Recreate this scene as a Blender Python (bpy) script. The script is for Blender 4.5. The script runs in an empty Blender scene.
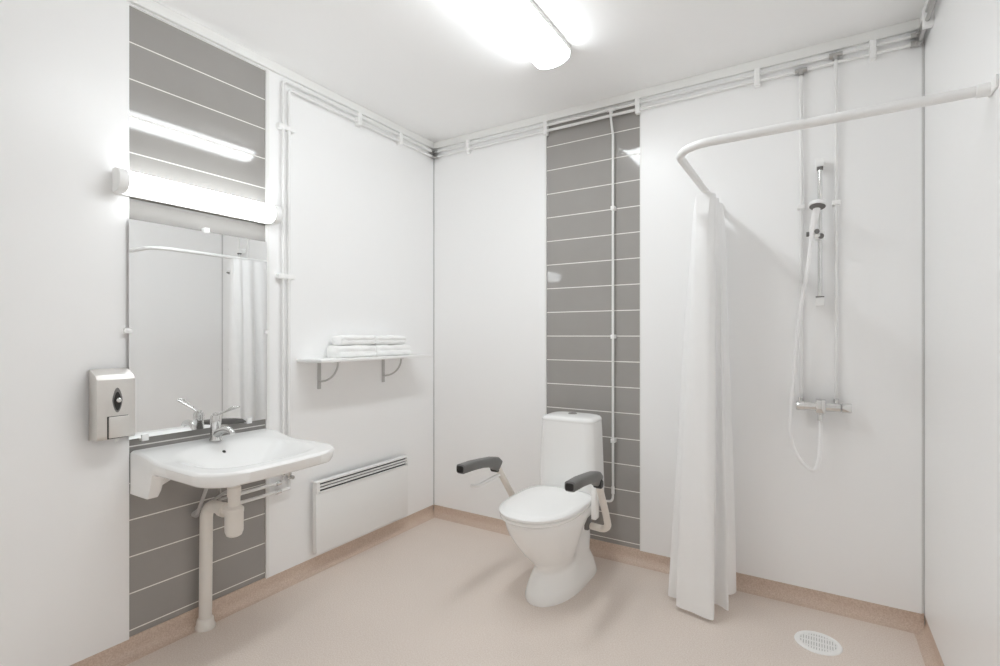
import bpy, bmesh, math, random
from mathutils import Vector, Matrix
PI = math.pi
random.seed(4)
S = bpy.context.scene
COL = S.collection
W = 2.748          # inner width of the back wall
H = 2.683          # ceiling height
YF = -3.30         # wall behind the viewer

# ------------------------------------------------------------------ materials
def lin(c):
    c = c / 255.0
    return c / 12.92 if c <= 0.04045 else ((c + 0.055) / 1.055) ** 2.4
def rgb(r, g, b): return (lin(r), lin(g), lin(b), 1)

def mat(name, col, rough=0.4, metal=0.0, spec=0.5, noise=0.0, nscale=40.0, bump=0.0, coat=0.0):
    m = bpy.data.materials.new(name); m.use_nodes = True
    n = m.node_tree.nodes; l = m.node_tree.links
    b = n['Principled BSDF']
    b.inputs['Base Color'].default_value = col
    b.inputs['Roughness'].default_value = rough
    b.inputs['Metallic'].default_value = metal
    b.inputs['Specular IOR Level'].default_value = spec
    if coat:
        b.inputs['Coat Weight'].default_value = coat; b.inputs['Coat Roughness'].default_value = 0.05
    tc = n.new('ShaderNodeTexCoord'); nz = n.new('ShaderNodeTexNoise')
    nz.inputs['Scale'].default_value = nscale; nz.inputs['Detail'].default_value = 4
    l.new(tc.outputs['Object'], nz.inputs['Vector'])
    if noise:
        mx = n.new('ShaderNodeMix'); mx.data_type = 'RGBA'
        mx.inputs[6].default_value = col
        mx.inputs[7].default_value = (col[0]*(1-noise), col[1]*(1-noise), col[2]*(1-noise), 1)
        l.new(nz.outputs['Fac'], mx.inputs[0]); l.new(mx.outputs[2], b.inputs['Base Color'])
    if bump:
        bp = n.new('ShaderNodeBump'); bp.inputs['Strength'].default_value = bump
        bp.inputs['Distance'].default_value = 0.002
        l.new(nz.outputs['Fac'], bp.inputs['Height']); l.new(bp.outputs['Normal'], b.inputs['Normal'])
    return m

def emis(name, col, strength):
    m = bpy.data.materials.new(name); m.use_nodes = True
    n = m.node_tree.nodes; b = n['Principled BSDF']
    b.inputs['Base Color'].default_value = (.9, .9, .9, 1)
    b.inputs['Emission Color'].default_value = col
    b.inputs['Emission Strength'].default_value = strength
    return m

M = {}
M['panel'] = mat('white_laminate', rgb(248, 248, 248), 0.32, spec=0.4, noise=0.012, nscale=3)
M['ceiling'] = mat('ceiling_paint', rgb(250, 250, 250), 0.9, spec=0.1, noise=0.01, nscale=6)
M['trimwhite'] = mat('white_trim', rgb(240, 240, 238), 0.4)
M['bracket'] = mat('grey_bracket_paint', rgb(196, 195, 194), 0.4)
M['joint'] = mat('grey_joint', rgb(198, 198, 198), 0.5)
M['pipe'] = mat('white_painted_pipe', rgb(238, 238, 237), 0.3)
M['clip'] = mat('white_plastic', rgb(246, 246, 245), 0.35)
M['chrome'] = mat('chrome', rgb(225, 225, 224), 0.12, metal=1.0)
M['satin'] = mat('satin_fitting', rgb(190, 189, 187), 0.3, metal=1.0)
M['steel'] = mat('brushed_steel', rgb(228, 225, 221), 0.46, metal=1.0, noise=0.05, nscale=60)
M['ceramic'] = mat('ceramic', rgb(248, 248, 247), 0.24, spec=0.45)
M['seatplastic'] = mat('seat_plastic', rgb(248, 248, 247), 0.2)
M['cistern'] = mat('cistern_ceramic', rgb(244, 244, 243), 0.2)
M['drainplastic'] = mat('drain_plastic', rgb(236, 232, 226), 0.35)
M['black'] = mat('dark_grey_rubber', rgb(108, 107, 105), 0.42, noise=0.1, nscale=80)
M['blackend'] = mat('black_rubber', rgb(38, 36, 35), 0.5)
M['dark'] = mat('painted_shade', rgb(40, 38, 36), 0.6)  # near-black colour standing in for the shade inside openings
M['grey'] = mat('grey_plastic', rgb(120, 118, 116), 0.45)
M['towel'] = mat('towel_terry', rgb(250, 250, 249), 0.95, spec=0.05, bump=1.0, nscale=260)
M['radiator'] = mat('radiator_enamel', rgb(240, 240, 239), 0.35)
M['hose'] = mat('white_hose', rgb(246, 246, 246), 0.3)
M['armtube'] = mat('cream_tube', rgb(228, 222, 214), 0.35)
M['lampon'] = emis('lit_diffuser', (.925, 0.975, 1.0, 1), 14.0)
M['walllampon'] = emis('lit_wall_diffuser', (.925, 0.975, 1.0, 1), 5.5)
M['mirror'] = mat('mirror_silver', (0.93, 0.935, 0.935, 1), 0.0, metal=1.0)

def vinyl(name, a, b):
    m = bpy.data.materials.new(name); m.use_nodes = True
    n = m.node_tree.nodes; l = m.node_tree.links; p = n['Principled BSDF']
    tc = n.new('ShaderNodeTexCoord')
    n1 = n.new('ShaderNodeTexNoise'); n1.inputs['Scale'].default_value = 190; n1.inputs['Detail'].default_value = 3
    n2 = n.new('ShaderNodeTexNoise'); n2.inputs['Scale'].default_value = 2.2
    l.new(tc.outputs['Object'], n1.inputs['Vector']); l.new(tc.outputs['Object'], n2.inputs['Vector'])
    r = n.new('ShaderNodeValToRGB'); r.color_ramp.elements[0].position = .36; r.color_ramp.elements[1].position = .64
    r.color_ramp.elements[0].color = b; r.color_ramp.elements[1].color = a
    l.new(n1.outputs['Fac'], r.inputs['Fac'])
    mx = n.new('ShaderNodeMix'); mx.data_type = 'RGBA'; mx.blend_type = 'MULTIPLY'
    mx.inputs[0].default_value = .10
    l.new(r.outputs['Color'], mx.inputs[6]); l.new(n2.outputs['Fac'], mx.inputs[7])
    l.new(mx.outputs[2], p.inputs['Base Color'])
    p.inputs['Roughness'].default_value = .42; p.inputs['Specular IOR Level'].default_value = .35
    bp = n.new('ShaderNodeBump'); bp.inputs['Strength'].default_value = .12; bp.inputs['Distance'].default_value = .001
    l.new(n1.outputs['Fac'], bp.inputs['Height']); l.new(bp.outputs['Normal'], p.inputs['Normal'])
    return m
M['vinyl'] = vinyl('speckled_beige_vinyl', rgb(236, 226, 218), rgb(222, 208, 197))
M['vinyl_base'] = vinyl('speckled_beige_vinyl_skirting', rgb(222, 204, 190), rgb(204, 182, 165))

def tile_mat():
    m = bpy.data.materials.new('grey_glazed_tile'); m.use_nodes = True
    n = m.node_tree.nodes; l = m.node_tree.links; p = n['Principled BSDF']
    tc = n.new('ShaderNodeTexCoord'); sx = n.new('ShaderNodeSeparateXYZ')
    l.new(tc.outputs['Object'], sx.inputs[0])
    def mth(op, a, b=None):
        k = n.new('ShaderNodeMath'); k.operation = op
        for i, v in enumerate((a, b)):
            if v is None: continue
            if isinstance(v, (int, float)): k.inputs[i].default_value = v
            else: l.new(v, k.inputs[i])
        return k.outputs[0]
    z = mth('SUBTRACT', sx.outputs['Z'], 0.1049 - 0.00225)
    f = mth('FRACT', mth('DIVIDE', z, 0.14855))
    g = mth('LESS_THAN', f, 0.0050 / 0.14855)
    nz = n.new('ShaderNodeTexNoise'); nz.inputs['Scale'].default_value = 5; nz.inputs['Detail'].default_value = 5
    l.new(tc.outputs['Object'], nz.inputs['Vector'])
    c1 = n.new('ShaderNodeMix'); c1.data_type = 'RGBA'
    c1.inputs[6].default_value = rgb(164, 161, 158); c1.inputs[7].default_value = rgb(155, 152, 148)
    l.new(nz.outputs['Fac'], c1.inputs[0])
    c2 = n.new('ShaderNodeMix'); c2.data_type = 'RGBA'
    l.new(g, c2.inputs[0]); l.new(c1.outputs[2], c2.inputs[6]); c2.inputs[7].default_value = rgb(238, 236, 232)
    l.new(c2.outputs[2], p.inputs['Base Color'])
    ro = n.new('ShaderNodeMapRange'); l.new(g, ro.inputs[0]); ro.inputs[3].default_value = .055; ro.inputs[4].default_value = .7
    l.new(ro.outputs[0], p.inputs['Roughness'])
    inv = mth('SUBTRACT', 1.0, g)
    bp = n.new('ShaderNodeBump'); bp.inputs['Strength'].default_value = .4; bp.inputs['Distance'].default_value = .001
    l.new(inv, bp.inputs['Height']); l.new(bp.outputs['Normal'], p.inputs['Normal'])
    return m
M['tile'] = tile_mat()

def curtain_mat():
    m = bpy.data.materials.new('white_curtain_fabric'); m.use_nodes = True
    n = m.node_tree.nodes; l = m.node_tree.links
    out = n['Material Output']; n.remove(n['Principled BSDF'])
    d = n.new('ShaderNodeBsdfDiffuse'); t = n.new('ShaderNodeBsdfTranslucent'); mx = n.new('ShaderNodeMixShader')
    tc = n.new('ShaderNodeTexCoord'); nz = n.new('ShaderNodeTexNoise'); nz.inputs['Scale'].default_value = 14
    l.new(tc.outputs['Object'], nz.inputs['Vector'])
    c = n.new('ShaderNodeMix'); c.data_type = 'RGBA'
    c.inputs[6].default_value = rgb(253, 253, 253); c.inputs[7].default_value = rgb(249, 249, 249)
    l.new(nz.outputs['Fac'], c.inputs[0])
    l.new(c.outputs[2], d.inputs['Color']); l.new(c.outputs[2], t.inputs['Color'])
    bp = n.new('ShaderNodeBump'); bp.inputs['Strength'].default_value = .35; bp.inputs['Distance'].default_value = .01
    l.new(nz.outputs['Fac'], bp.inputs['Height']); l.new(bp.outputs['Normal'], d.inputs['Normal'])
    mx.inputs[0].default_value = .15
    l.new(d.outputs[0], mx.inputs[1]); l.new(t.outputs[0], mx.inputs[2]); l.new(mx.outputs[0], out.inputs['Surface'])
    return m
M['curtain'] = curtain_mat()

# ------------------------------------------------------------------ helpers
def V(*a): return Vector(a)
def offset(o):
    v = Vector((0, 0, 0))
    while o is not None:
        v += o.location; o = o.parent
    return v

class MB:
    """collects shapes in scene coordinates, then becomes one mesh object"""
    def __init__(s): s.bm = bmesh.new()
    def box(s, lo, hi, bev=0.0, seg=2):
        vs = [s.bm.verts.new((x, y, z)) for x in (lo[0], hi[0]) for y in (lo[1], hi[1]) for z in (lo[2], hi[2])]
        fs = [s.bm.faces.new([vs[i] for i in q]) for q in ((0,1,3,2),(4,6,7,5),(0,4,5,1),(2,3,7,6),(0,2,6,4),(1,5,7,3))]
        if bev:
            es = set(e for f in fs for e in f.edges)
            bmesh.ops.bevel(s.bm, geom=list(es), offset=bev, segments=seg, profile=.5, affect='EDGES')
        return s
    def prism(s, poly, ax, a, b, bev=0.0):
        """polygon in the two other axes (cyclic order) extruded along ax from a to b"""
        i = 'xyz'.index(ax)
        def put(p, t):
            if i == 0: return (t, p[0], p[1])
            if i == 1: return (p[0], t, p[1])
            return (p[0], p[1], t)
        A = [s.bm.verts.new(put(p, a)) for p in poly]; B = [s.bm.verts.new(put(p, b)) for p in poly]
        n = len(poly); fs = [s.bm.faces.new(A[::-1]), s.bm.faces.new(B)]
        for k in range(n): fs.append(s.bm.faces.new((A[k], A[(k+1) % n], B[(k+1) % n], B[k])))
        if bev:
            bmesh.ops.bevel(s.bm, geom=list(set(e for f in fs for e in f.edges)), offset=bev, segments=2, profile=.5, affect='EDGES')
        return s
    def loft(s, loops, cap0=True, cap1=True):
        R = [[s.bm.verts.new(p) for p in lp] for lp in loops]
        n = len(R[0])
        for a, b in zip(R, R[1:]):
            for k in range(n): s.bm.faces.new((a[k], a[(k+1) % n], b[(k+1) % n], b[k]))
        if cap0: s.bm.faces.new(R[0][::-1])
        if cap1: s.bm.faces.new(R[-1])
        return s
    def tube(s, pts, r, seg=14, caps=True, flat=1.0):
        pts = [Vector(p) for p in pts]; n = len(pts)
        rs = r if isinstance(r, (list, tuple)) else [r]*n
        T = [((pts[min(i+1, n-1)] - pts[max(i-1, 0)]).normalized()) for i in range(n)]
        up = Vector((0, 0, 1)) if abs(T[0].z) < .9 else Vector((0, 1, 0))
        N = (up - T[0]*up.dot(T[0])).normalized()
        loops = []
        for i in range(n):
            N = (N - T[i]*N.dot(T[i])).normalized(); B = T[i].cross(N)
            loops.append([pts[i] + (N*math.cos(2*PI*k/seg)*flat + B*math.sin(2*PI*k/seg))*rs[i] for k in range(seg)])
        return s.loft(loops, caps, caps)
    def lathe(s, prof, c, ax='z', seg=24):
        """prof: (radius, distance along ax) from c"""
        c = Vector(c); i = 'xyz'.index(ax); loops = []
        for r, h in prof:
            lp = []
            for k in range(seg):
                a = 2*PI*k/seg; u, w = max(r, 1e-4)*math.cos(a), max(r, 1e-4)*math.sin(a)
                d = ((h, u, w), (u, h, w), (u, w, h))[i]
                lp.append(c + Vector(d))
            loops.append(lp)
        return s.loft(loops)
    def build(s, name, m, parent=None, loc=None, smooth=True, ang=38):
        bmesh.ops.remove_doubles(s.bm, verts=s.bm.verts[:], dist=1e-6)
        bmesh.ops.recalc_face_normals(s.bm, faces=s.bm.faces[:])
        off = offset(parent) if parent is not None else Vector(loc or (0, 0, 0))
        for v in s.bm.verts: v.co -= off
        me = bpy.data.meshes.new(name); s.bm.to_mesh(me); s.bm.free()
        if smooth:
            me.polygons.foreach_set('use_smooth', [True]*len(me.polygons))
            me.set_sharp_from_angle(angle=math.radians(ang))
        o = bpy.data.objects.new(name, me); COL.objects.link(o); me.materials.append(M[m])
        if parent is not None: o.parent = parent
        else: o.location = off
        return o

def fillet(pts, r, n=7):
    pts = [Vector(p) for p in pts]; out = [pts[0]]
    for i in range(1, len(pts)-1):
        a, b, c = pts[i-1], pts[i], pts[i+1]
        u = (a-b); w = (c-b); lu, lw = u.length, w.length; u.normalize(); w.normalize()
        ang = u.angle(w)
        if ang > 3.1: out.append(b); continue
        d = min(r/math.tan(ang/2), lu*.49, lw*.49); rr = d*math.tan(ang/2)
        bis = (u+w).normalized(); ctr = b + bis*(rr/math.sin(ang/2))
        p0 = b + u*d; p1 = b + w*d; v0 = p0-ctr; v1 = p1-ctr; tot = v0.angle(v1)
        for k in range(n+1):
            t = k/n
            out.append(ctr + (v0*math.sin((1-t)*tot) + v1*math.sin(t*tot))/math.sin(tot))
    out.append(pts[-1]); return out

def smooth_path(pts, n=8):
    P = [Vector(p) for p in pts]; out = []
    for i in range(len(P)-1):
        a, b, c, d = P[max(i-1, 0)], P[i], P[i+1], P[min(i+2, len(P)-1)]
        for k in range(n):
            t = k/n
            out.append(.5*((2*b) + (c-a)*t + (2*a-5*b+4*c-d)*t*t + (3*b-a-3*c+d)*t**3))
    out.append(P[-1]); return out

def thing(name, label, cat, loc, rz=0.0, group=None):
    o = bpy.data.objects.new(name, None); COL.objects.link(o)
    o.empty_display_size = .05; o.location = loc; o.rotation_euler = (0, 0, rz)
    o['label'] = label; o['category'] = cat
    if group: o['group'] = group
    return o
def tag(o, label, cat, group=None):
    o['label'] = label; o['category'] = cat
    if group: o['group'] = group
    return o
def struct(o, label=None):
    o['kind'] = 'structure'
    if label: o['label'] = label
    return o
def B(lo, hi, bev=0.0): return MB().box(lo, hi, bev)
def smoothstep(a, b, x):
    t = min(1, max(0, (x-a)/(b-a))); return t*t*(3-2*t)

# ------------------------------------------------------------------ the room shell
L0, L1 = -1.918, -1.318       # tile strip on the left wall
B0, B1 = 0.904, 1.498         # tile strip on the back wall
SK = 0.080                    # skirting height
DRX, DRY = 2.352, -0.340

struct(B((-.12, YF-.1, -.10), (W+.12, .12, 0)).build('floor', 'vinyl', smooth=False), 'beige speckled vinyl floor')
struct(B((-.12, YF-.1, H), (W+.12, .12, H+.1)).build('ceiling', 'ceiling', smooth=False), 'plain white ceiling')

wl = struct(B((-.12, YF-.1, 0), (-.012, .12, H)).build('wall_left', 'joint', smooth=False), 'left wall of white panels with a grey tiled strip')
B((-.012, YF, SK-.004), (0, L0, H)).build('wall_panel', 'panel', wl, smooth=False)
B((-.012, L1, SK-.004), (0, -.004, H)).build('wall_panel', 'panel', wl, smooth=False)
t = B((-.0119, L0, .05), (-.009, L1, 2.631)).build('tile_strip', 'tile', wl, smooth=False); t['label'] = 'grey glazed tiles with pale grout lines'
B((-.0119, L0, 2.631), (-.001, L1, H)).build('top_strip', 'panel', wl, smooth=False)
B((-.010, L1-.001, SK-.004), (.0012, L1+.016, 2.631)).build('edge_trim', 'trimwhite', wl, smooth=False)

wb = struct(B((-.12, .012, 0), (W+.12, .12, H)).build('wall_back', 'joint', smooth=False), 'back wall of white panels with a grey tiled strip')
B((.004, 0, SK-.004), (B0, .012, H)).build('wall_panel', 'panel', wb, smooth=False)
B((B1, 0, SK-.004), (W-.0082, .012, H)).build('wall_panel', 'panel', wb, smooth=False)
t = B((B0, .009, .05), (B1, .0119, 2.632)).build('tile_strip', 'tile', wb, smooth=False); t['label'] = 'grey glazed tiles with pale grout lines'
B((B0, .001, 2.632), (B1, .0119, H)).build('top_strip', 'panel', wb, smooth=False)
B((B0-.010, -.0012, SK-.004), (B0+.001, .010, 2.632)).build('edge_trim', 'trimwhite', wb, smooth=False)
B((B1-.001, -.0012, SK-.004), (B1+.006, .010, 2.632)).build('edge_trim', 'trimwhite', wb, smooth=False)

wr = struct(B((W+.012, YF-.1, 0), (W+.12, .12, H)).build('wall_right', 'joint', smooth=False), 'plain white panelled right wall')
B((W, YF, SK-.004), (W+.012, -.004, H)).build('wall_panel', 'panel', wr, smooth=False)
struct(B((-.12, YF-.1, 0), (W+.12, YF, H)).build('wall_front', 'panel', smooth=False), 'white wall behind the viewer')

# corner joints
struct(B((-.0005, -.005, SK), (.006, .004, 2.60)).build('trim_1', 'joint', smooth=False), 'thin grey joint in the left rear corner')
t = struct(MB().prism([(W-.0085, -.0008), (W-.0085, .010), (W, .010), (W, -.006), (W-.0012, -.006), (W-.0012, -.0008)], 'z', SK, 2.60).build('trim_2', 'joint', smooth=False), 'thin grey profile in the right rear corner')
B((W-.0065, -.0022, SK), (W-.0035, -.0005, 2.60)).build('white_bead', 'trimwhite', t, smooth=False)  # white bead down the middle of the grey profile

# boards along the ceiling
def board(name, lo, hi, lab): struct(B(lo, hi, .003).build(name, 'trimwhite'), lab)
board('trim_3', (0.001, YF, 2.636), (.018, -.001, H-.0005), 'white board along the top of the left wall')
board('trim_4', (.018, -.018, 2.636), (W-.018, -.001, H-.0005), 'white board along the top of the back wall')
board('trim_5', (W-.018, YF, 2.636), (W-.001, -.001, H-.0005), 'white board along the top of the right wall')

# coved skirting, vinyl carried up the wall
def cove(name, mk, a, b, ax, lab):
    prof = [(-.011, SK), (-.003, SK), (-.003, .042)]
    for k in range(1, 8):
        an = PI + (PI/2)*k/8
        prof.append((.039 + .042*math.cos(an), .042 + .042*math.sin(an)))
    prof += [(.039, .0006), (.039, -.004), (-.011, -.004)]
    m = MB()
    m.prism([mk(p) for p in prof], ax, a, b)
    struct(m.build(name, 'vinyl_base'), lab)
cove('baseboard_left', lambda p: (p[0], p[1]), YF, 0.0, 'y', 'beige coved skirting of the left wall')
cove('baseboard_back', lambda p: (-p[0], p[1]), 0.0, W, 'x', 'beige coved skirting of the back wall')
cove('baseboard_right', lambda p: (W-p[0], p[1]), YF, 0.0, 'y', 'beige coved skirting of the right wall')

# ------------------------------------------------------------------ lamps
# ceiling lamp: batten with a rounded glowing diffuser
def arc_profile(x0, x1, zt, zs, zb, n=14):
    """rounded trough: straight sides from zt to zs, then a flat arc down to zb"""
    cx, hw = (x0+x1)/2, (x1-x0)/2
    p = [(x0, zt)]
    for k in range(n+1):
        a = PI*k/n
        p.append((cx - hw*math.cos(a), zs - (zs-zb)*math.sin(a)**.8))
    p.append((x1, zt)); return p
CX0, CX1, CY0, CY1 = 1.165, 1.345, -1.90, -.630
cl = thing('ceiling_lamp', 'long glowing white ceiling lamp with rounded diffuser', 'lamp', ((CX0+CX1)/2, (CY0+CY1)/2, H))
B((CX0-.004, CY0-.012, H-.024), (CX1+.004, CY1+.012, H-.0002), .003).build('housing', 'trimwhite', cl)
MB().prism(arc_profile(CX0, CX1, H-.0242, H-.037, H-.082), 'y', CY0, CY1).build('diffuser', 'lampon', cl)
for a, b in ((CY0-.010, CY0-.0004), (CY1+.0004, CY1+.006)):
    MB().prism(arc_profile(CX0-.001, CX1+.001, H-.0242, H-.037, H-.083), 'y', a, b, .0015).build('end_cap', 'clip', cl)

# lamp over the mirror
WY0, WY1, WZ0, WZ1 = -1.984, -1.287, 1.858, 1.944
ml = thing('wall_lamp', 'long glowing white wall lamp above the mirror', 'lamp', (0.001, (WY0+WY1)/2, (WZ0+WZ1)/2))
B((.0015, WY0+.01, WZ0-.004), (.016, WY1-.01, WZ1-.006), .002).build('backplate', 'trimwhite', ml)
def wprof(g=0.0, n=14):
    zc, hh = (WZ0+WZ1)/2, (WZ1-WZ0)/2 + g
    p = [(.0162, zc-hh)]
    for k in range(n+1):
        a = -PI/2 + PI*k/n
        p.append((.045 + (.040+g)*math.cos(a), zc + hh*math.sin(a)))
    p.append((.0162, zc+hh)); return p
MB().prism(wprof(), 'y', WY0+.036, WY1-.036).build('diffuser', 'walllampon', ml)
for a, b in ((WY0, WY0+.0355), (WY1-.0355, WY1)):
    MB().prism(wprof(.003), 'y', a, b, .004).build('end_cap', 'clip', ml)

# ------------------------------------------------------------------ mirror with its clips
mi = thing('wall_mirror', 'frameless wall mirror above the washbasin', 'mirror', (-.008, -1.62, .882))
B((.0040, L0-.006, .880), (.0140, L1-.006, 1.763)).build('mirror_glass', 'mirror', mi, smooth=False)
for (y, z, dy, dz) in ((L0-.010, 1.315, .014, .010), (-1.62, 1.768, .013, .012), (L1-.008, 1.312, .010, .010), (-1.868, .880, .014, .013), (-1.418, .884, .014, .013)):
    B((-.0088 if L0 < y < L1 else .0005, y-dy*.9, z-dz), (.020, y+dy*.9, z+dz), .002).build('clip', 'clip', mi)

# ------------------------------------------------------------------ soap dispenser
sd = thing('soap_dispenser', 'brushed steel soap dispenser on the wall left of the mirror', 'dispenser', (.001, -1.99, .90))
ya, yb = -2.054, -1.927
MB().prism([(.0012, .896), (.070, .902), (.075, .915), (.075, 1.130), (.060, 1.146), (.010, 1.168), (.0012, 1.168)], 'y', ya, yb, .003).build('body', 'steel', sd)
def oval(y, z, ry, rz, x0, x1, n=24):
    pts = []
    for k in range(n):
        a = 2*PI*k/n; c, s_ = math.cos(a), math.sin(a)
        pts.append((y + ry*c*(1-.25*abs(s_)), z + rz*s_))
    return MB().prism(pts, 'x', x0, x1)
o = oval(-1.988, 1.050, .0165, .047, .0745, .0772).build('lock_plate', 'grey', sd)
oval(-1.988, 1.046, .0125, .036, .0772, .0776).build('lock_recess_shade', 'dark', o)  # dark plate, the recess's shade put in as colour
k = MB().lathe([(.0088, 0), (.0088, .008), (.006, .011), (.0001, .0115)], (.0776, -1.986, 1.050), 'x').build('lock_knob', 'chrome', o)
B((.0745, -2.021, .9045), (.0765, -1.952, .990), .001).build('push_plate_shade', 'dark', sd)  # dark backing painted as the shade around the push plate
B((.0766, -2.018, .9075), (.084, -1.951, .988), .003).build('push_plate', 'steel', sd)
MB().lathe([(.0045, 0), (.007, .004), (.007, .012), (.004, .014)], (.060, -1.985, .889)).build('nozzle', 'clip', sd)

# ------------------------------------------------------------------ washbasin
YC, HW, DEP, RC = -1.615, .300, .585, .120
def basin():
    ns, nt = 64, 84
    m = MB(); bm = m.bm
    def hw(x):
        if x <= DEP-RC: return HW
        q = min(1.0, (x-(DEP-RC))/RC)
        return HW - RC*1.15 + RC*1.15*math.sqrt(max(0, 1-q*q))
    def xs(i):
        s_ = i/ns; return DEP*(1-(1-s_)**1.45)
    def xy(i, j):
        x = xs(i); tt = j/nt*2-1
        tt = math.copysign(1-(1-abs(tt))**1.35, tt)
        h = hw(x)
        bow = .020*(x/DEP)**2*(1-(tt*h/HW)**2)
        return x+bow-.008*(x/DEP), YC + tt*h, tt, h
    def base(x): return .832 - .024*smoothstep(.05, .24, x)
    def top(x, y, de):
        z = base(x)
        r = ((abs(x-.325)/.215)**3 + (abs(y-YC)/.258)**3)**(1/3)
        if r < 1: z -= -.0 + .098*smoothstep(0, .75, 1-r)
        d = max(0, 1-de/.016)
        return z - .010*d*d
    def bot(x, y, de):
        z = .752
        r = math.hypot((x-.27)/.24, (y-YC)/.262)
        if r < 1: z -= .062*(1-r*r)**.7
        dy = abs(y-YC)
        lug = smoothstep(.178, .140, x)*smoothstep(.238, .262, dy)
        ap = smoothstep(.060, .040, x)*(.085 - .035*smoothstep(.24, .12, dy))
        z = min(z, .752 - .092*lug, .752 - ap)
        d = max(0, 1-de/.022)
        return z + .012*d*d*(1-lug)
    T, Bt = [], []
    for i in range(ns+1):
        a, b = [], []
        for j in range(nt+1):
            x, y, tt, h = xy(i, j)
            de = min(h*(1-abs(tt)), DEP-xs(i))
            a.append(bm.verts.new((x+.001, y, top(x, y, de))))
            k = 1 - .020*smoothstep(.05, .3, x)
            b.append(bm.verts.new((x*(1-.012*smoothstep(.3, .6, x))+.001, YC+(y-YC)*k, bot(x, y, de))))
        T.append(a); Bt.append(b)
    for i in range(ns):
        for j in range(nt):
            bm.faces.new((T[i][j], T[i+1][j], T[i+1][j+1], T[i][j+1]))
            bm.faces.new((Bt[i][j], Bt[i][j+1], Bt[i+1][j+1], Bt[i+1][j]))
    for i in range(ns):
        for j in (0, nt): bm.faces.new((T[i][j], T[i+1][j], Bt[i+1][j], Bt[i][j]))
    for j in range(nt):
        for i in (0, ns): bm.faces.new((T[i][j], T[i][j+1], Bt[i][j+1], Bt[i][j]))
    return m
ws = thing('washbasin', 'white ceramic washbasin on the left wall below the mirror', 'washbasin', (0.001, YC, .66))
basin().build('basin', 'ceramic', ws, ang=50)
def disc(m, c, ax, prof, seg=24):
    u = ax.orthogonal().normalized(); w = ax.cross(u)
    m.loft([[c + ax*h + (u*math.cos(2*PI*k/seg) + w*math.sin(2*PI*k/seg))*max(r, 1e-4) for k in range(seg)] for r, h in prof]); return m
oc, oa = Vector((.1585, YC-.010, .7895)), Vector((.62, 0, .78)).normalized()
o = disc(MB(), oc, oa, [(.0105, -.006), (.0105, .0045), (.0075, .0055)]).build('overflow_hole', 'satin', ws)
disc(MB(), oc, oa, [(.0072, .0050), (.0072, .0060)]).build('hole_shade', 'dark', o)  # solid dark disc, colour stands for the shade inside the opening
MB().lathe([(.030, 0), (.032, .003), (.020, .006), (.0001, .007)], (.30, YC, .712)).build('waste_plug', 'chrome', ws)
m = MB()
m.tube([(-.002, -1.665, .503), (.03, -1.667, .515), (.15, -1.672, .705)], .0075, 8)
m.tube([(-.002, -1.660, .512), (.04, -1.640, .545), (.13, -1.57, .615)], .0065, 8)
m.lathe([(.012, -.012), (.012, .012)], (.006, -1.665, .503), 'x', 12)
m.build('bracket', 'bracket', ws)

# faucet
fy = -1.618; FX = .085
fa = thing('faucet', 'chrome single-lever faucet standing on the back of the washbasin', 'faucet', (FX, fy, .8325))
MB().lathe([(.026, 0), (.0265, .004), (.023, .010), (.0215, .05), (.0215, .072), (.0225, .074), (.0225, .100), (.019, .112), (.008, .116), (.0001, .1165)], (FX, fy, .8322)).build('body', 'chrome', fa)
MB().tube(smooth_path([(FX+.012, fy, .862), (FX+.045, fy, .880), (FX+.085, fy, .889), (FX+.118, fy, .884), (FX+.128, fy, .872)], 6),
          [.0185-.0065*min(1, k/20) for k in range(25)], 16).build('spout', 'chrome', fa)
m = MB()
lev = fillet([(FX+.004, fy, .944), (FX+.05, fy, .958), (FX+.155, fy-.016, .992), (FX+.185, fy, .994), (FX+.150, fy+.014, .990), (FX+.06, fy+.006, .962)], .02, 5)
m.tube(lev, .0042, 10); m.lathe([(.014, 0), (.012, .010), (.0001, .013)], (FX, fy, .944))
m.build('lever', 'chrome', fa)

# waste trap and floor pipe
dp = thing('drain_trap', 'cream bottle trap and waste pipe running from washbasin to floor', 'pipe', (.055, -1.63, 0))
tx, ty = .245, YC-.014
MB().lathe([(.024, 0), (.024, .06), (.027, .062), (.027, .10), (.022, .102), (.022, .145)], (tx, ty, .553)).build('tailpiece', 'drainplastic', dp)
MB().lathe([(.0001, 0), (.022, .001), (.030, .006), (.036, .022), (.0365, .04), (.0365, .100), (.038, .102), (.038, .118), (.030, .126), (.024, .129)], (tx, ty, .445)).build('trap_cup', 'drainplastic', dp)
MB().tube(fillet([(tx-.02, ty, .548), (.048, ty-.010, .548), (.042, ty-.012, .02)], .062, 9), .0262, 18).build('waste_pipe', 'drainplastic', dp)
MB().lathe([(.030, 0), (.030, .026)], (tx-.075, ty-.010, .549), 'x', 18).build('coupling_nut', 'drainplastic', dp)
MB().lathe([(.040, 0.0005), (.041, .010), (.036, .020), (.033, .042), (.030, .046), (.0262, .048)], (.042, ty-.012, 0)).build('floor_flange', 'drainplastic', dp)

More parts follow.
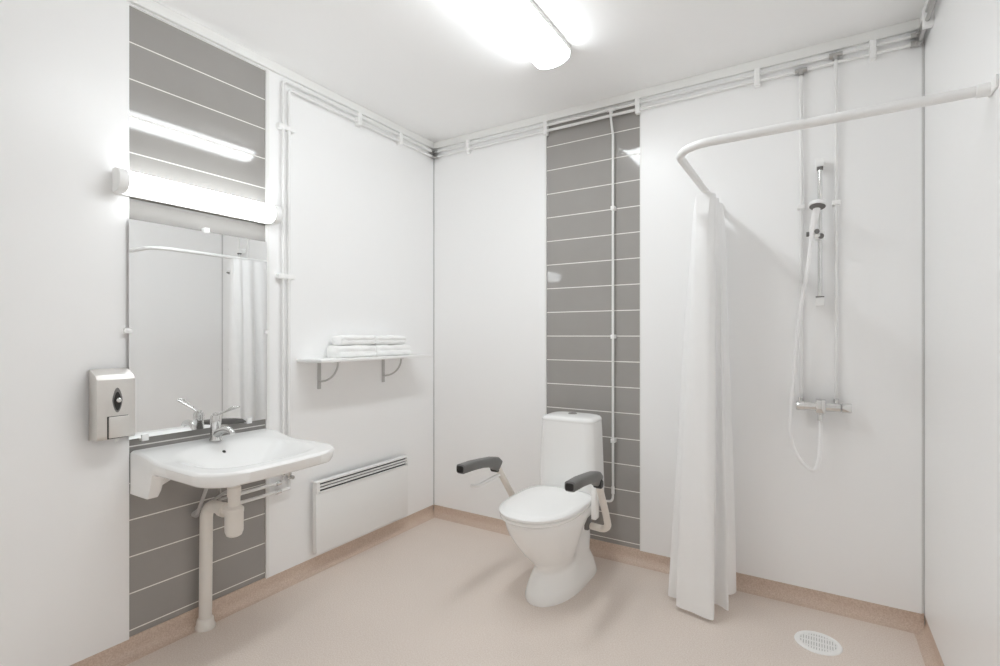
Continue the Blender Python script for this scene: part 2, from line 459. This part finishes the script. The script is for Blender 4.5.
# ------------------------------------------------------------------ pipes
def clip_left(y, z, w, h): return B((.0005, y-w, z-h), (.034, y+w, z+h), .002)
PZ1, PZ2 = 2.609, 2.574
lp = thing('water_pipes', 'pair of white water pipes along the top and down the left wall', 'pipe', (.02, -1.2, .5))
ya1, ya2 = -1.236, -1.203
MB().tube(fillet([(.02, -.05, PZ1), (.02, ya1, PZ1), (.02, ya1, .552), (.026, ya1, .547), (.026, -1.50, .547), (.026, -1.52, .547)], .018, 5), .0085, 12).build('pipe', 'pipe', lp)
MB().tube(fillet([(.02, -.05, PZ2), (.02, ya2, PZ2), (.02, ya2, .509), (.026, ya2, .504), (.026, -1.50, .504), (.026, -1.52, .504)], .018, 5), .0085, 12).build('pipe', 'pipe', lp)
for z in (2.368, 1.60): B((.0005, -1.268, z-.012), (.032, -1.172, z+.012), .003).build('pipe_clip', 'clip', lp)
for y in (-.728, -.374): B((.0005, y-.014, 2.552), (.034, y+.014, 2.628), .003).build('pipe_clip', 'clip', lp)
for yy, zz in ((ya1, .570), (ya2, .545)):
    m = MB(); m.lathe([(.013, -.02), (.013, .02)], (.022, yy, zz+.03)); m.lathe([(.009, 0), (.009, .02), (.010, .022), (.010, .028)], (.026, yy, zz+.02), 'x', 12)
    m.build('stop_valve', 'chrome', lp)
for zz in (.547, .504):
    MB().lathe([(.0115, -.014), (.0115, .014)], (.026, -1.270, zz), 'y', 12).build('coupling', 'chrome', lp)
for zz in (.547, .504):
    MB().tube(fillet([(.026, -1.51, zz), (.030, -1.575, zz), (.070, -1.59, zz+.03), (.080, -1.608, .74)], .03, 5), .006, 8).build('flexible_hose', 'satin', lp)
for zz in (PZ1, PZ2):
    m = MB(); m.lathe([(.0125, -.03), (.0125, .0), ], (.02, -.022, zz), 'y', 12); m.lathe([(.0125, 0), (.0125, .03)], (.022, -.02, zz), 'x', 12)
    m.build('elbow_fitting', 'satin', lp)

bp_ = thing('water_pipes', 'pair of white water pipes along the top of the back wall', 'pipe', (1.3, -.02, 2.55))
for zz in (PZ1, PZ2):
    MB().tube([(.053, -.02, zz), (W-.05, -.02, zz)], .0085, 12).build('pipe', 'pipe', bp_)
for x in (.319, .912, 1.491, 2.095, 2.564):
    B((x-.013, -.034, 2.548), (x+.013, -.0005, 2.632), .003).build('pipe_clip', 'clip', bp_)
for x, zz in ((2.284, PZ2), (2.424, PZ1), (1.335, PZ1)):
    m = MB(); m.lathe([(.0115, -.026), (.0115, .026)], (x, -.02, zz), 'x', 12); m.lathe([(.0115, -.024), (.0115, 0)], (x, -.021, zz), 'z', 12)
    m.build('tee_fitting', 'satin' if x > 2 else 'pipe', bp_)
rp = thing('water_pipes', 'pair of white water pipes along the top of the right wall', 'pipe', (W-.02, -1, 2.55))
for zz in (PZ1, PZ2):
    m = MB(); m.lathe([(.0125, 0), (.0125, .03)], (W-.05, -.02, zz), 'x', 12); m.lathe([(.0125, -.03), (.0125, .0)], (W-.021, -.021, zz), 'y', 12)
    m.build('elbow_fitting', 'satin', rp)
    MB().tube([(W-.02, -.052, zz), (W-.02, -1.9, zz)], .0085, 12).build('pipe', 'satin', rp)
for y in (-.20, -1.0): B((W-.034, y-.014, 2.548), (W, y+.014, 2.630), .003).build('pipe_clip', 'clip', rp)

tp = thing('toilet_supply_pipe', 'thin white supply pipe running down the tiles to the toilet', 'pipe', (1.345, -.02, .35))
MB().tube(fillet([(1.335, -.021, PZ1-.025), (1.335, -.026, PZ1-.05), (1.346, -.020, 2.46), (1.346, -.020, .37), (1.346, -.03, .340), (1.27, -.06, .335)], .02, 5), .0070, 12).build('pipe', 'pipe', tp)
for z in (2.035, 1.290, .687): B((1.334, -.030, z-.012), (1.358, .0088, z+.012), .003).build('pipe_clip', 'clip', tp)
MB().lathe([(.010, -.02), (.010, .02)], (1.346, -.020, .40), 'z', 12).build('nut', 'clip', tp)

for x, zt, lab in ((2.284, PZ2, 'left white riser pipe feeding the shower mixer'), (2.425, PZ1, 'right white riser pipe feeding the shower mixer')):
    r_ = thing('riser_pipe', lab, 'pipe', (x, -.02, 1.0), group='shower riser pipes')
    pts = [(x, -.021, zt-.026), (x, -.021, .995)]
    if x > 2.4: pts = [(x, -.021, zt-.026), (x, -.032, zt-.06), (x, -.032, 2.50), (x, -.021, 2.46), (x, -.021, .995)]
    MB().tube(fillet(pts, .02, 4), .0080, 12).build('pipe', 'pipe', r_)
    B((x-.016, -.034, 1.905), (x+.016, -.0005, 1.928), .003).build('pipe_clip', 'clip', r_)

# ------------------------------------------------------------------ shower
MXZ, MXY = .966, -.075
sm = thing('shower_mixer', 'chrome shower mixer bar on the back wall', 'mixer', (2.37, -.02, MXZ))
MB().lathe([(.018, -.072), (.0205, -.070), (.0205, .075), (.018, .077)], (2.365, MXY, MXZ), 'x').build('body', 'chrome', sm)
MB().lathe([(.0001, -.110), (.020, -.109), (.0225, -.104), (.0225, -.074), (.018, -.072)], (2.374, MXY, MXZ), 'x').build('handle', 'chrome', sm)
MB().lathe([(.018, .078), (.0225, .080), (.0225, .112), (.020, .117), (.0001, .118)], (2.366, MXY, MXZ), 'x').build('handle', 'chrome', sm)
B((2.344, MXY-.030, MXZ-.028), (2.384, MXY+.02, MXZ+.034), .006).build('diverter', 'chrome', sm)
MB().lathe([(.0115, 0), (.0115, .030), (.014, .032), (.014, .05)], (2.362, MXY, MXZ-.066), 'z').build('outlet', 'chrome', sm)
for x in (2.284, 2.425):
    MB().tube(fillet([(x, -.021, 1.00), (x, -.021, .966), (x, -.060, .966)], .016, 5), .0115, 12).build('elbow', 'chrome', sm)
    
BX = 2.361
sr = thing('shower_rail', 'slim chrome shower slide rail with white ends', 'rail', (BX, -.01, 1.45))
MB().tube([(BX, -.055, 2.105), (BX, -.055, 1.445)], .0095, 14).build('bar', 'chrome', sr)
for z in (2.105, 1.455):
    m = MB(); m.box((BX-.018, -.068, z-.020), (BX+.018, -.0005, z+.020), .005); m.build('bar_mount', 'clip', sr)
B((BX-.0125, -.0705, 2.072), (BX+.0125, -.0405, 2.0845), .002).build('grey_ring', 'grey', sr)
B((BX-.017, -.0705, 1.4755), (BX+.017, -.0395, 1.480), .001).build('grey_ring', 'grey', sr)
sl = MB(); sl.lathe([(.017, -.022), (.019, -.018), (.019, .018), (.017, .022)], (BX, -.055, 1.765)); sl.box((BX-.045, -.105, 1.752), (BX, -.06, 1.778), .006)
sl = sl.build('slider', 'clip', sr)
MB().lathe([(.0001, 0), (.012, .001), (.012, .012), (.008, .014)], (BX+.004, -.094, 1.757), 'y').build('slider_knob', 'grey', sl)
MB().lathe([(.0105, -.006), (.0105, .006)], (BX-.012, -.112, 1.776), 'y').build('slider_socket', 'grey', sl)
MB().lathe([(.0115, -.006), (.0115, .006)], (BX-.048, -.100, 1.768), 'x').build('slider_socket', 'grey', sl)

hs = thing('hand_shower', 'white hand shower with a white hose hanging on the slide rail', 'shower', (BX-.02, -.12, 1.70))
hd = Vector((BX-.010, -.150, 1.888)); ax_ = Vector((-.04, -.32, -.93)).normalized()
disc(MB(), hd, ax_, [(.0001, -.022), (.018, -.020), (.031, -.012), (.036, 0), (.036, .006), (.034, .008)]).build('shower_head', 'hose', hs)
disc(MB(), hd, ax_, [(.032, .0082), (.030, .010), (.0001, .011)]).build('spray_face', 'grey', hs)
MB().tube(smooth_path([(BX-.010, -.140, 1.892), (BX-.018, -.128, 1.85), (BX-.028, -.108, 1.795), (BX-.033, -.100, 1.745)], 6), [.016 - .004*k/18 for k in range(19)], 14).build('handle', 'hose', hs)
MB().tube(smooth_path([(2.328, -.100, 1.745), (2.308, -.10, 1.58), (2.283, -.10, 1.416), (2.266, -.10, 1.24), (2.256, -.10, 1.10), (2.243, -.10, .92), (2.241, -.10, .84), (2.256, -.10, .765), (2.285, -.10, .708), (2.318, -.098, .676), (2.344, -.092, .678), (2.358, -.084, .73), (2.362, -.077, .82), (2.362, -.075, .900)], 8), .0084, 12).build('hose', 'hose', hs)

# curtain rail and curtain
RX, RY, RZ = 1.912, -1.005, 1.962
cr = thing('curtain_rail', 'bent white tube rail for the shower curtain', 'rail', (RX, RY, RZ))
MB().tube(fillet([(W-.002, RY, RZ), (RX, RY, RZ), (RX, -.002, RZ)], .13, 14), .0145, 18).build('rail_tube', 'pipe', cr)
m = MB(); m.lathe([(.0175, 0), (.0175, -.030), (.0147, -.031)], (W-.004, RY, RZ), 'x'); m.box((W-.006, RY-.055, RZ-.017), (W-.0005, RY+.020, RZ+.017), .002); m.build('wall_flange', 'clip', cr)
MB().lathe([(.030, 0), (.030, -.006), (.022, -.010), (.020, -.03), (.0147, -.031)], (RX, -.0005, RZ), 'y').build('wall_flange', 'clip', cr)

def curtain():
    # pleats: bottom outline (x, y) of the gathered sheet, walked in order, and the line it hangs from
    bot = [(1.985, -.070), (1.900, -.060), (1.80, -.085), (1.775, -.16), (1.835, -.215), (1.780, -.250), (1.732, -.300), (1.745, -.325), (1.80, -.330),
           (1.785, -.372), (1.805, -.398), (1.87, -.412), (1.935, -.425), (1.952, -.410), (1.945, -.330), (1.905, -.275), (1.955, -.285), (1.990, -.318),
           (2.000, -.300), (1.965, -.225), (1.925, -.180), (1.990, -.150), (2.006, -.105)]
    path = smooth_path([(a, b, 0) for a, b in bot], 7)
    n = len(path); nz = 46
    loops = []; zt = RZ - .012
    for i in range(nz+1):
        t = i/nz; z = zt - (zt-.022)*t
        row = []
        for k, p in enumerate(path):
            u = k/(n-1)
            ty_ = -.06 - .34*(1-abs(2*u-1)**1.3)          # hangs gathered from the rail
            tx_ = RX + (.030 if u > .5 else -.036) + .010*math.sin(u*44)
            f = t**.62
            q = smoothstep(0, .25, t)
            x = tx_*(1-f) + p.x*f; y = ty_*(1-f) + p.y*f
            x += .004*math.sin(u*60 + t*5)*q; y += .004*math.cos(u*47 - t*4)*q
            row.append((x, y, z + .004*math.sin(u*9)*t))
        loops.append(row)
    m = MB()
    R = [[m.bm.verts.new(p) for p in r] for r in loops]
    for a, b in zip(R, R[1:]):
        for k in range(n-1): m.bm.faces.new((a[k], a[k+1], b[k+1], b[k]))
    return m
cu = curtain().build('shower_curtain', 'curtain', None, (RX, -.3, .02), ang=80)
tag(cu, 'white fabric shower curtain drawn together on the bent rail', 'curtain')

# ------------------------------------------------------------------ shelf and towels
SZ = 1.156
sh = thing('wall_shelf', 'white wall shelf carrying folded towels above the radiator', 'shelf', (0.0, -.70, SZ))
B((.0008, -1.145, SZ), (.200, -.265, SZ+.016), .004).build('shelf_board', 'clip', sh)
for y in (-1.000, -.508):
    m = MB(); m.box((.0005, y-.011, 1.000), (.0048, y+.011, SZ-.0045)); m.box((.0005, y-.011, SZ-.0042), (.165, y+.011, SZ-.0004))
    arc = [(.005 + .150*math.sin(a), y, SZ-.004 - .110*math.cos(a)) for a in [PI/2*k/14 for k in range(15)]]
    m.tube(arc, .0055, 8); m.build('bracket', 'bracket', sh)
def towel(y0, y1, z0, z1, x0, x1, lab, seed):
    rnd = random.Random(seed); ny = 26; loops = []
    zc, hz = (z0+z1)/2, (z1-z0)/2; xc, hx = (x0+x1)/2, (x1-x0)/2
    ph = rnd.random()*6
    for i in range(ny+1):
        t = i/ny; y = y0 + (y1-y0)*t
        e = min(t, 1-t)*(y1-y0); sc = 1 - .20*max(0, 1-e/.022)**2
        lp = []
        for k in range(44):
            a = 2*PI*k/44; c, s_ = math.cos(a), math.sin(a)
            px = math.copysign(abs(c)**(.45), c)*hx; pz = math.copysign(abs(s_)**(.55), s_)*hz
            # the fold line between the two layers at the rounded front
            if c > 0: px -= .010*math.exp(-(pz/(hz*.16))**2)
            top = max(0, s_)
            pz += (.0022*math.sin(y*37 + ph) + .0015*math.sin(y*83 + px*40 + ph))*top
            px += .0015*math.sin(y*51 + pz*90 + ph)
            lp.append((xc + px*sc, y, z0 + (pz + hz)*(1-(1-sc)*.8) + (1-sc)*.3*hz))
        loops.append(lp)
    o = MB().loft(loops).build('folded_towel', 'towel', None, (xc, (y0+y1)/2, z0), ang=70)
    tag(o, lab, 'towel', 'folded towels on the wall shelf')
    return o
tz = SZ + .0163
towel(-.975, -.690, tz, tz+.069, .022, .138, 'white folded towel on the shelf, lower left of the pile', 1)
towel(-.686, -.380, tz, tz+.068, .022, .134, 'white folded towel on the shelf, lower right of the pile', 2)
towel(-.940, -.690, tz+.0705, tz+.126, .022, .128, 'smaller white folded towel, upper left of the pile', 3)
towel(-.684, -.420, tz+.0695, tz+.124, .022, .128, 'smaller white folded towel, upper right of the pile', 4)

# ------------------------------------------------------------------ radiator
ra = thing('panel_radiator', 'flat white panel radiator low on the left wall under the shelf', 'radiator', (.03, -.72, .12))
ry0, ry1, rz0, rz1 = -1.066, -.343, .118, .505
B((.030, ry0, rz0), (.062, ry1, rz1-.062), .003).build('front_panel', 'radiator', ra)
m = MB()
m.box((.030, ry0, rz1-.0095), (.066, ry1, rz1), .002)
m.box((.030, ry0, rz1-.064), (.066, ry0+.022, rz1-.008), .002); m.box((.030, ry1-.012, rz1-.064), (.066, ry1, rz1-.008), .002)
m.box((.056, ry0+.01, rz1-.0655), (.066, ry1-.01, rz1-.054), .001)
for z in (.0225, .0385): m.box((.054, ry0+.02, rz1-z-.0055), (.065, ry1-.01, rz1-z+.0035), .001)
m.build('grille', 'radiator', ra)
B((.034, ry0+.024, rz1-.060), (.048, ry1-.014, rz1-.012)).build('grille_shade', 'dark', ra, smooth=False)  # solid dark box painted as the shade behind the slats
for y in (ry0+.12, ry1-.12): B((.0005, y-.02, rz0+.06), (.0302, y+.02, rz1-.05), .002).build('wall_bracket', 'radiator', ra)

# ------------------------------------------------------------------ toilet
TX, TR = 1.197, 0.0
to = thing('toilet', 'white floor-standing toilet with closed lid and fold-down armrests', 'toilet', (TX, 0, 0), TR)
tpart = lambda m, n, k, p=None, ang=38: m.build(n, k, p or to, ang=ang)
class TM(MB):     # coordinates are local to the toilet
    def build(s, *a, **k):
        for v in s.bm.verts: v.co += Vector((TX, 0, 0))
        return MB.build(s, *a, **k)
def egg(hw, yf, yb, z, p=2.3, n=56, pb=None, ym=None, cx=0.013):
    """closed plan outline, pointed-round towards the front yf (negative y), squarer at the back yb"""
    ym = ym if ym is not None else yb + (yf-yb)*.45
    pb = pb or p; out = []
    for k in range(n):
        a = 2*PI*k/n; c, s_ = math.cos(a), math.sin(a)
        if s_ >= 0: x = math.copysign(abs(c)**(2/pb), c)*hw; y = ym + (yb-ym)*abs(s_)**(2/pb)
        else: x = math.copysign(abs(c)**(2/p), c)*hw; y = ym + (yf-ym)*abs(s_)**(2/p)
        out.append((cx+x, y, z))
    return out
# cistern
def rrect(hw, y0, y1, z, r, n=9):
    out = []
    for cx, cy, a0 in ((hw-r, y1-r, 0), (-hw+r, y1-r, PI/2), (-hw+r, y0+r, PI), (hw-r, y0+r, 1.5*PI)):
        for k in range(n): a = a0 + PI/2*k/(n-1); out.append((cx + r*math.cos(a), cy + r*math.sin(a), z))
    return out
TKX = -.014
def sh_(l): return [(x+TKX, y, z) for x, y, z in l]
m = TM(); lo = []
for z, g, yf in ((.36, -.004, -.318), (.40, .008, -.330), (.46, .010, -.336), (.60, .005, -.338), (.74, -.001, -.336), (.826, -.006, -.334)):
    lo.append(sh_(rrect(.157+g, yf, -.135, z, .045)))
m.loft(lo); tpart(m, 'cistern', 'cistern')
m = TM(); lo = []
for z, g in ((.8262, -.0065), (.828, -.0052), (.836, -.0062), (.843, -.0085), (.8485, -.015), (.852, -.030), (.8545, -.060), (.8555, -.09)):
    lo.append(sh_(rrect(.157+g, -.334-max(g, -.09)*1.0-.0065, -.135+min(0, g+.0065)*.25, z, max(.022, .045+g*.2))))
m.loft(lo); lid_ = tpart(m, 'cistern_lid', 'cistern', ang=70)
m = TM(); m.box((-.09+TKX, -.1345, .50), (.09+TKX, -.020, .62), .006); tpart(m, 'wall_spacer', 'cistern')
tpart(TM().lathe([(.026, 0), (.026, .005), (.022, .007), (.0001, .0075)], (TKX, -.225, .8548)), 'flush_button', 'chrome', lid_)
# bowl on its foot
m = TM()
secs = [(.000, .126, -.712, -.186, 2.1, 7), (.012, .129, -.716, -.184, 2.1, 7), (.045, .122, -.698, -.186, 2.1, 6), (.085, .112, -.666, -.190, 2.1, 5),
        (.118, .104, -.640, -.194, 2.1, 4), (.135, .102, -.634, -.196, 2.1, 3.6), (.150, .105, -.642, -.198, 2.1, 3.4), (.19, .116, -.688, -.20, 2.2, 3.2), (.24, .134, -.750, -.20, 2.2, 3.2), (.30, .153, -.808, -.20, 2.2, 3.2),
        (.36, .169, -.852, -.20, 2.3, 3.4), (.40, .177, -.872, -.20, 2.3, 3.6), (.425, .180, -.880, -.20, 2.3, 3.8), (.434, .178, -.878, -.202, 2.3, 3.8), (.438, .170, -.868, -.21, 2.3, 3.8)]
lo = []
for z, hw, yf, yb, p, pb in secs:
    e = egg(hw + (.004 if z < .10 else 0), yf, yb, z, p, 72, pb, cx=.013 - .010*(1-smoothstep(.10, .25, z)))
    out = []
    for (x, y, zz) in e:   # waist behind the bowl: the trap shows as a narrower body at the sides
        wgt = smoothstep(-.54, -.42, y)*smoothstep(.03, .15, z)*(1-smoothstep(.345, .385, z))
        lim = .126 - .17*z
        if abs(x) > lim: x = math.copysign(abs(x)*(1-wgt) + lim*wgt, x)
        out.append((x, y, zz))
    lo.append(out)
m.loft(lo); bowl = tpart(m, 'bowl', 'ceramic', ang=60)
for sx in (-1, 1):
    tpart(TM().lathe([(.010, 0), (.010, .004), (.006, .008), (.0001, .009)], (sx*.1175, -.43, .045), 'x' , 14), 'floor_bolt', 'grey', bowl)
# seat ring, lid
m = TM(); m.loft([egg(0.180, -0.885, -.375, .4395, 2.35, 64, 3.6), egg(0.185, -0.893, -.370, .444, 2.35, 64, 3.6), egg(0.186, -0.894, -.370, .455, 2.35, 64, 3.6), egg(0.182, -0.889, -.373, .4585, 2.35, 64, 3.6)])
seat = tpart(m, 'seat_ring', 'seatplastic', ang=50)
m = TM(); m.loft([egg(0.181, -0.889, -.370, .4598, 2.35, 64, 3.8), egg(0.188, -0.898, -.365, .464, 2.35, 64, 3.8), egg(0.189, -0.899, -.365, .474, 2.35, 64, 3.8), egg(0.184, -0.893, -.369, .4795, 2.35, 64, 3.8),
    egg(.161, -.85, -.395, .4835, 2.3, 64, 3.2), egg(.11, -.76, -.47, .4865, 2.2, 64, 2.6), egg(.04, -.66, -.56, .4875, 2.0, 64, 2.0)])
tpart(m, 'lid', 'seatplastic', ang=50)
for sx in (-1, 1):
    tpart(TM().lathe([(.013, -.028), (.013, .028)], (sx*.10, -.356, .457), 'x', 14), 'hinge', 'seatplastic', seat)
m = TM(); m.box((-.165, -.385, .395), (.165, -.300, .4385), .008); tpart(m, 'hinge_bracket', 'seatplastic')
# armrests
for sx in (-1, 1):
    X = sx*.268; D = .050 if sx > 0 else .006; DZ = -.006 if sx > 0 else .004
    m = TM()
    m.tube(fillet([(X, -.632+D, .622+DZ), (X, -.615+D, .597+DZ), (X, -.470, .430), (X, -.430, .345), (X-sx*.03, -.410, .318), (sx*.165, -.400, .318)], .05, 7), .0175, 14)
    tube = tpart(m, 'armrest_tube', 'armtube')
    # pad: long shaped bar, raised at the front, turned down at the rear
    def sec(y, zc, hw_, hz, tilt=0):
        out = []
        for k in range(20):
            a = 2*PI*k/20; c, s_ = math.cos(a), math.sin(a)
            out.append((X + math.copysign(abs(c)**.5, c)*hw_, y + D + tilt*math.copysign(abs(s_)**.5, s_)*hz, zc + DZ + math.copysign(abs(s_)**.5, s_)*hz))
        return out
    m = TM()
    m.loft([sec(-.950, .666, .020, .017), sec(-.945, .666, .025, .022), sec(-.85, .664, .027, .022), sec(-.78, .658, .027, .022), sec(-.69, .646, .026, .025, .2), sec(-.645, .630, .023, .029, .65), sec(-.618, .612, .020, .024, 1.0)])
    pad = tpart(m, 'armrest_pad', 'black', tube, ang=45)
    m = TM(); m.loft([sec(-.9535, .666, .018, .015), sec(-.9503, .666, .0195, .0165)]); tpart(m, 'pad_end', 'blackend', tube)
    tpart(TM().lathe([(.0001, -.012*sx), (.020, -.012*sx), (.022, 0), (.022, .022*sx), (.018, .026*sx), (.0001, .027*sx)], (X, -.634+D, .603+DZ), 'x', 20), 'pivot', 'blackend', tube)
    m = TM(); m.box((sx*.15 - .012, -.430, .300), (sx*.15 + .012, -.370, .40), .006); tpart(m, 'arm_mount', 'grey', tube)
# side sleeve by the seat on the right, paper holder on the left arm
m = TM(); m.box((.212, -.520, .395), (.238, -.470, .560), .006); tpart(m, 'arm_sleeve', 'seatplastic')
m = TM(); m.tube(fillet([(-.268, -.575, .573), (-.268, -.60, .566), (-.268, -.80, .557), (-.285, -.81, .555), (-.30, -.81, .555)], .015, 5), .009, 12)
tpart(m, 'paper_holder', 'pipe')

# ------------------------------------------------------------------ floor drain
fd = thing('floor_drain', 'round white floor drain with a grille', 'drain', (DRX, DRY, 0))
MB().lathe([(.087, .0003), (.085, .004), (.072, .0065), (.066, .005), (.065, .0012)], (DRX, DRY, 0), 'z', 48).build('rim', 'clip', fd)
MB().lathe([(.065, .0006), (.065, .0014)], (DRX, DRY, 0), 'z', 40).build('well', 'bracket', fd)
m = MB()
for k in range(-6, 7):
    x = k*.0095; h = math.sqrt(max(0, .0655**2 - x*x))
    m.box((DRX+x-.0032, DRY-h, .0015), (DRX+x+.0032, DRY+h, .0048))
for y in (-.04, 0, .04):
    h = math.sqrt(.0655**2-y*y); m.box((DRX-h, DRY+y-.003, .0015), (DRX+h, DRY+y+.003, .0046))
m.build('grate', 'clip', fd, smooth=False)

# ------------------------------------------------------------------ camera, light, view
cam = bpy.data.cameras.new('camera'); co = bpy.data.objects.new('camera', cam); COL.objects.link(co)
cam.sensor_fit = 'HORIZONTAL'; cam.sensor_width = 36.0; cam.lens = 508.045*36/1000
cam.shift_y = (335.56-333.0)/1000.0
cam.clip_start = .02
co.location = (2.34206, -2.86730, 1.29640); co.rotation_euler = (PI/2, 0, math.radians(31.8154))
S.camera = co

w = bpy.data.worlds.new('world'); S.world = w; w.use_nodes = True
w.node_tree.nodes['Background'].inputs[0].default_value = (1, 1, 1, 1)
w.node_tree.nodes['Background'].inputs[1].default_value = 0.0
S.view_settings.view_transform = 'Standard'; S.view_settings.look = 'None'
S.view_settings.gamma = 1.0; S.view_settings.exposure = 0.46; S.view_settings.use_curve_mapping = False
S.cycles.max_bounces = 20; S.cycles.diffuse_bounces = 14; S.cycles.glossy_bounces = 6
S.cycles.caustics_reflective = False; S.cycles.caustics_refractive = False
S.cycles.use_denoising = True
S.cycles.sample_clamp_indirect = 6.0
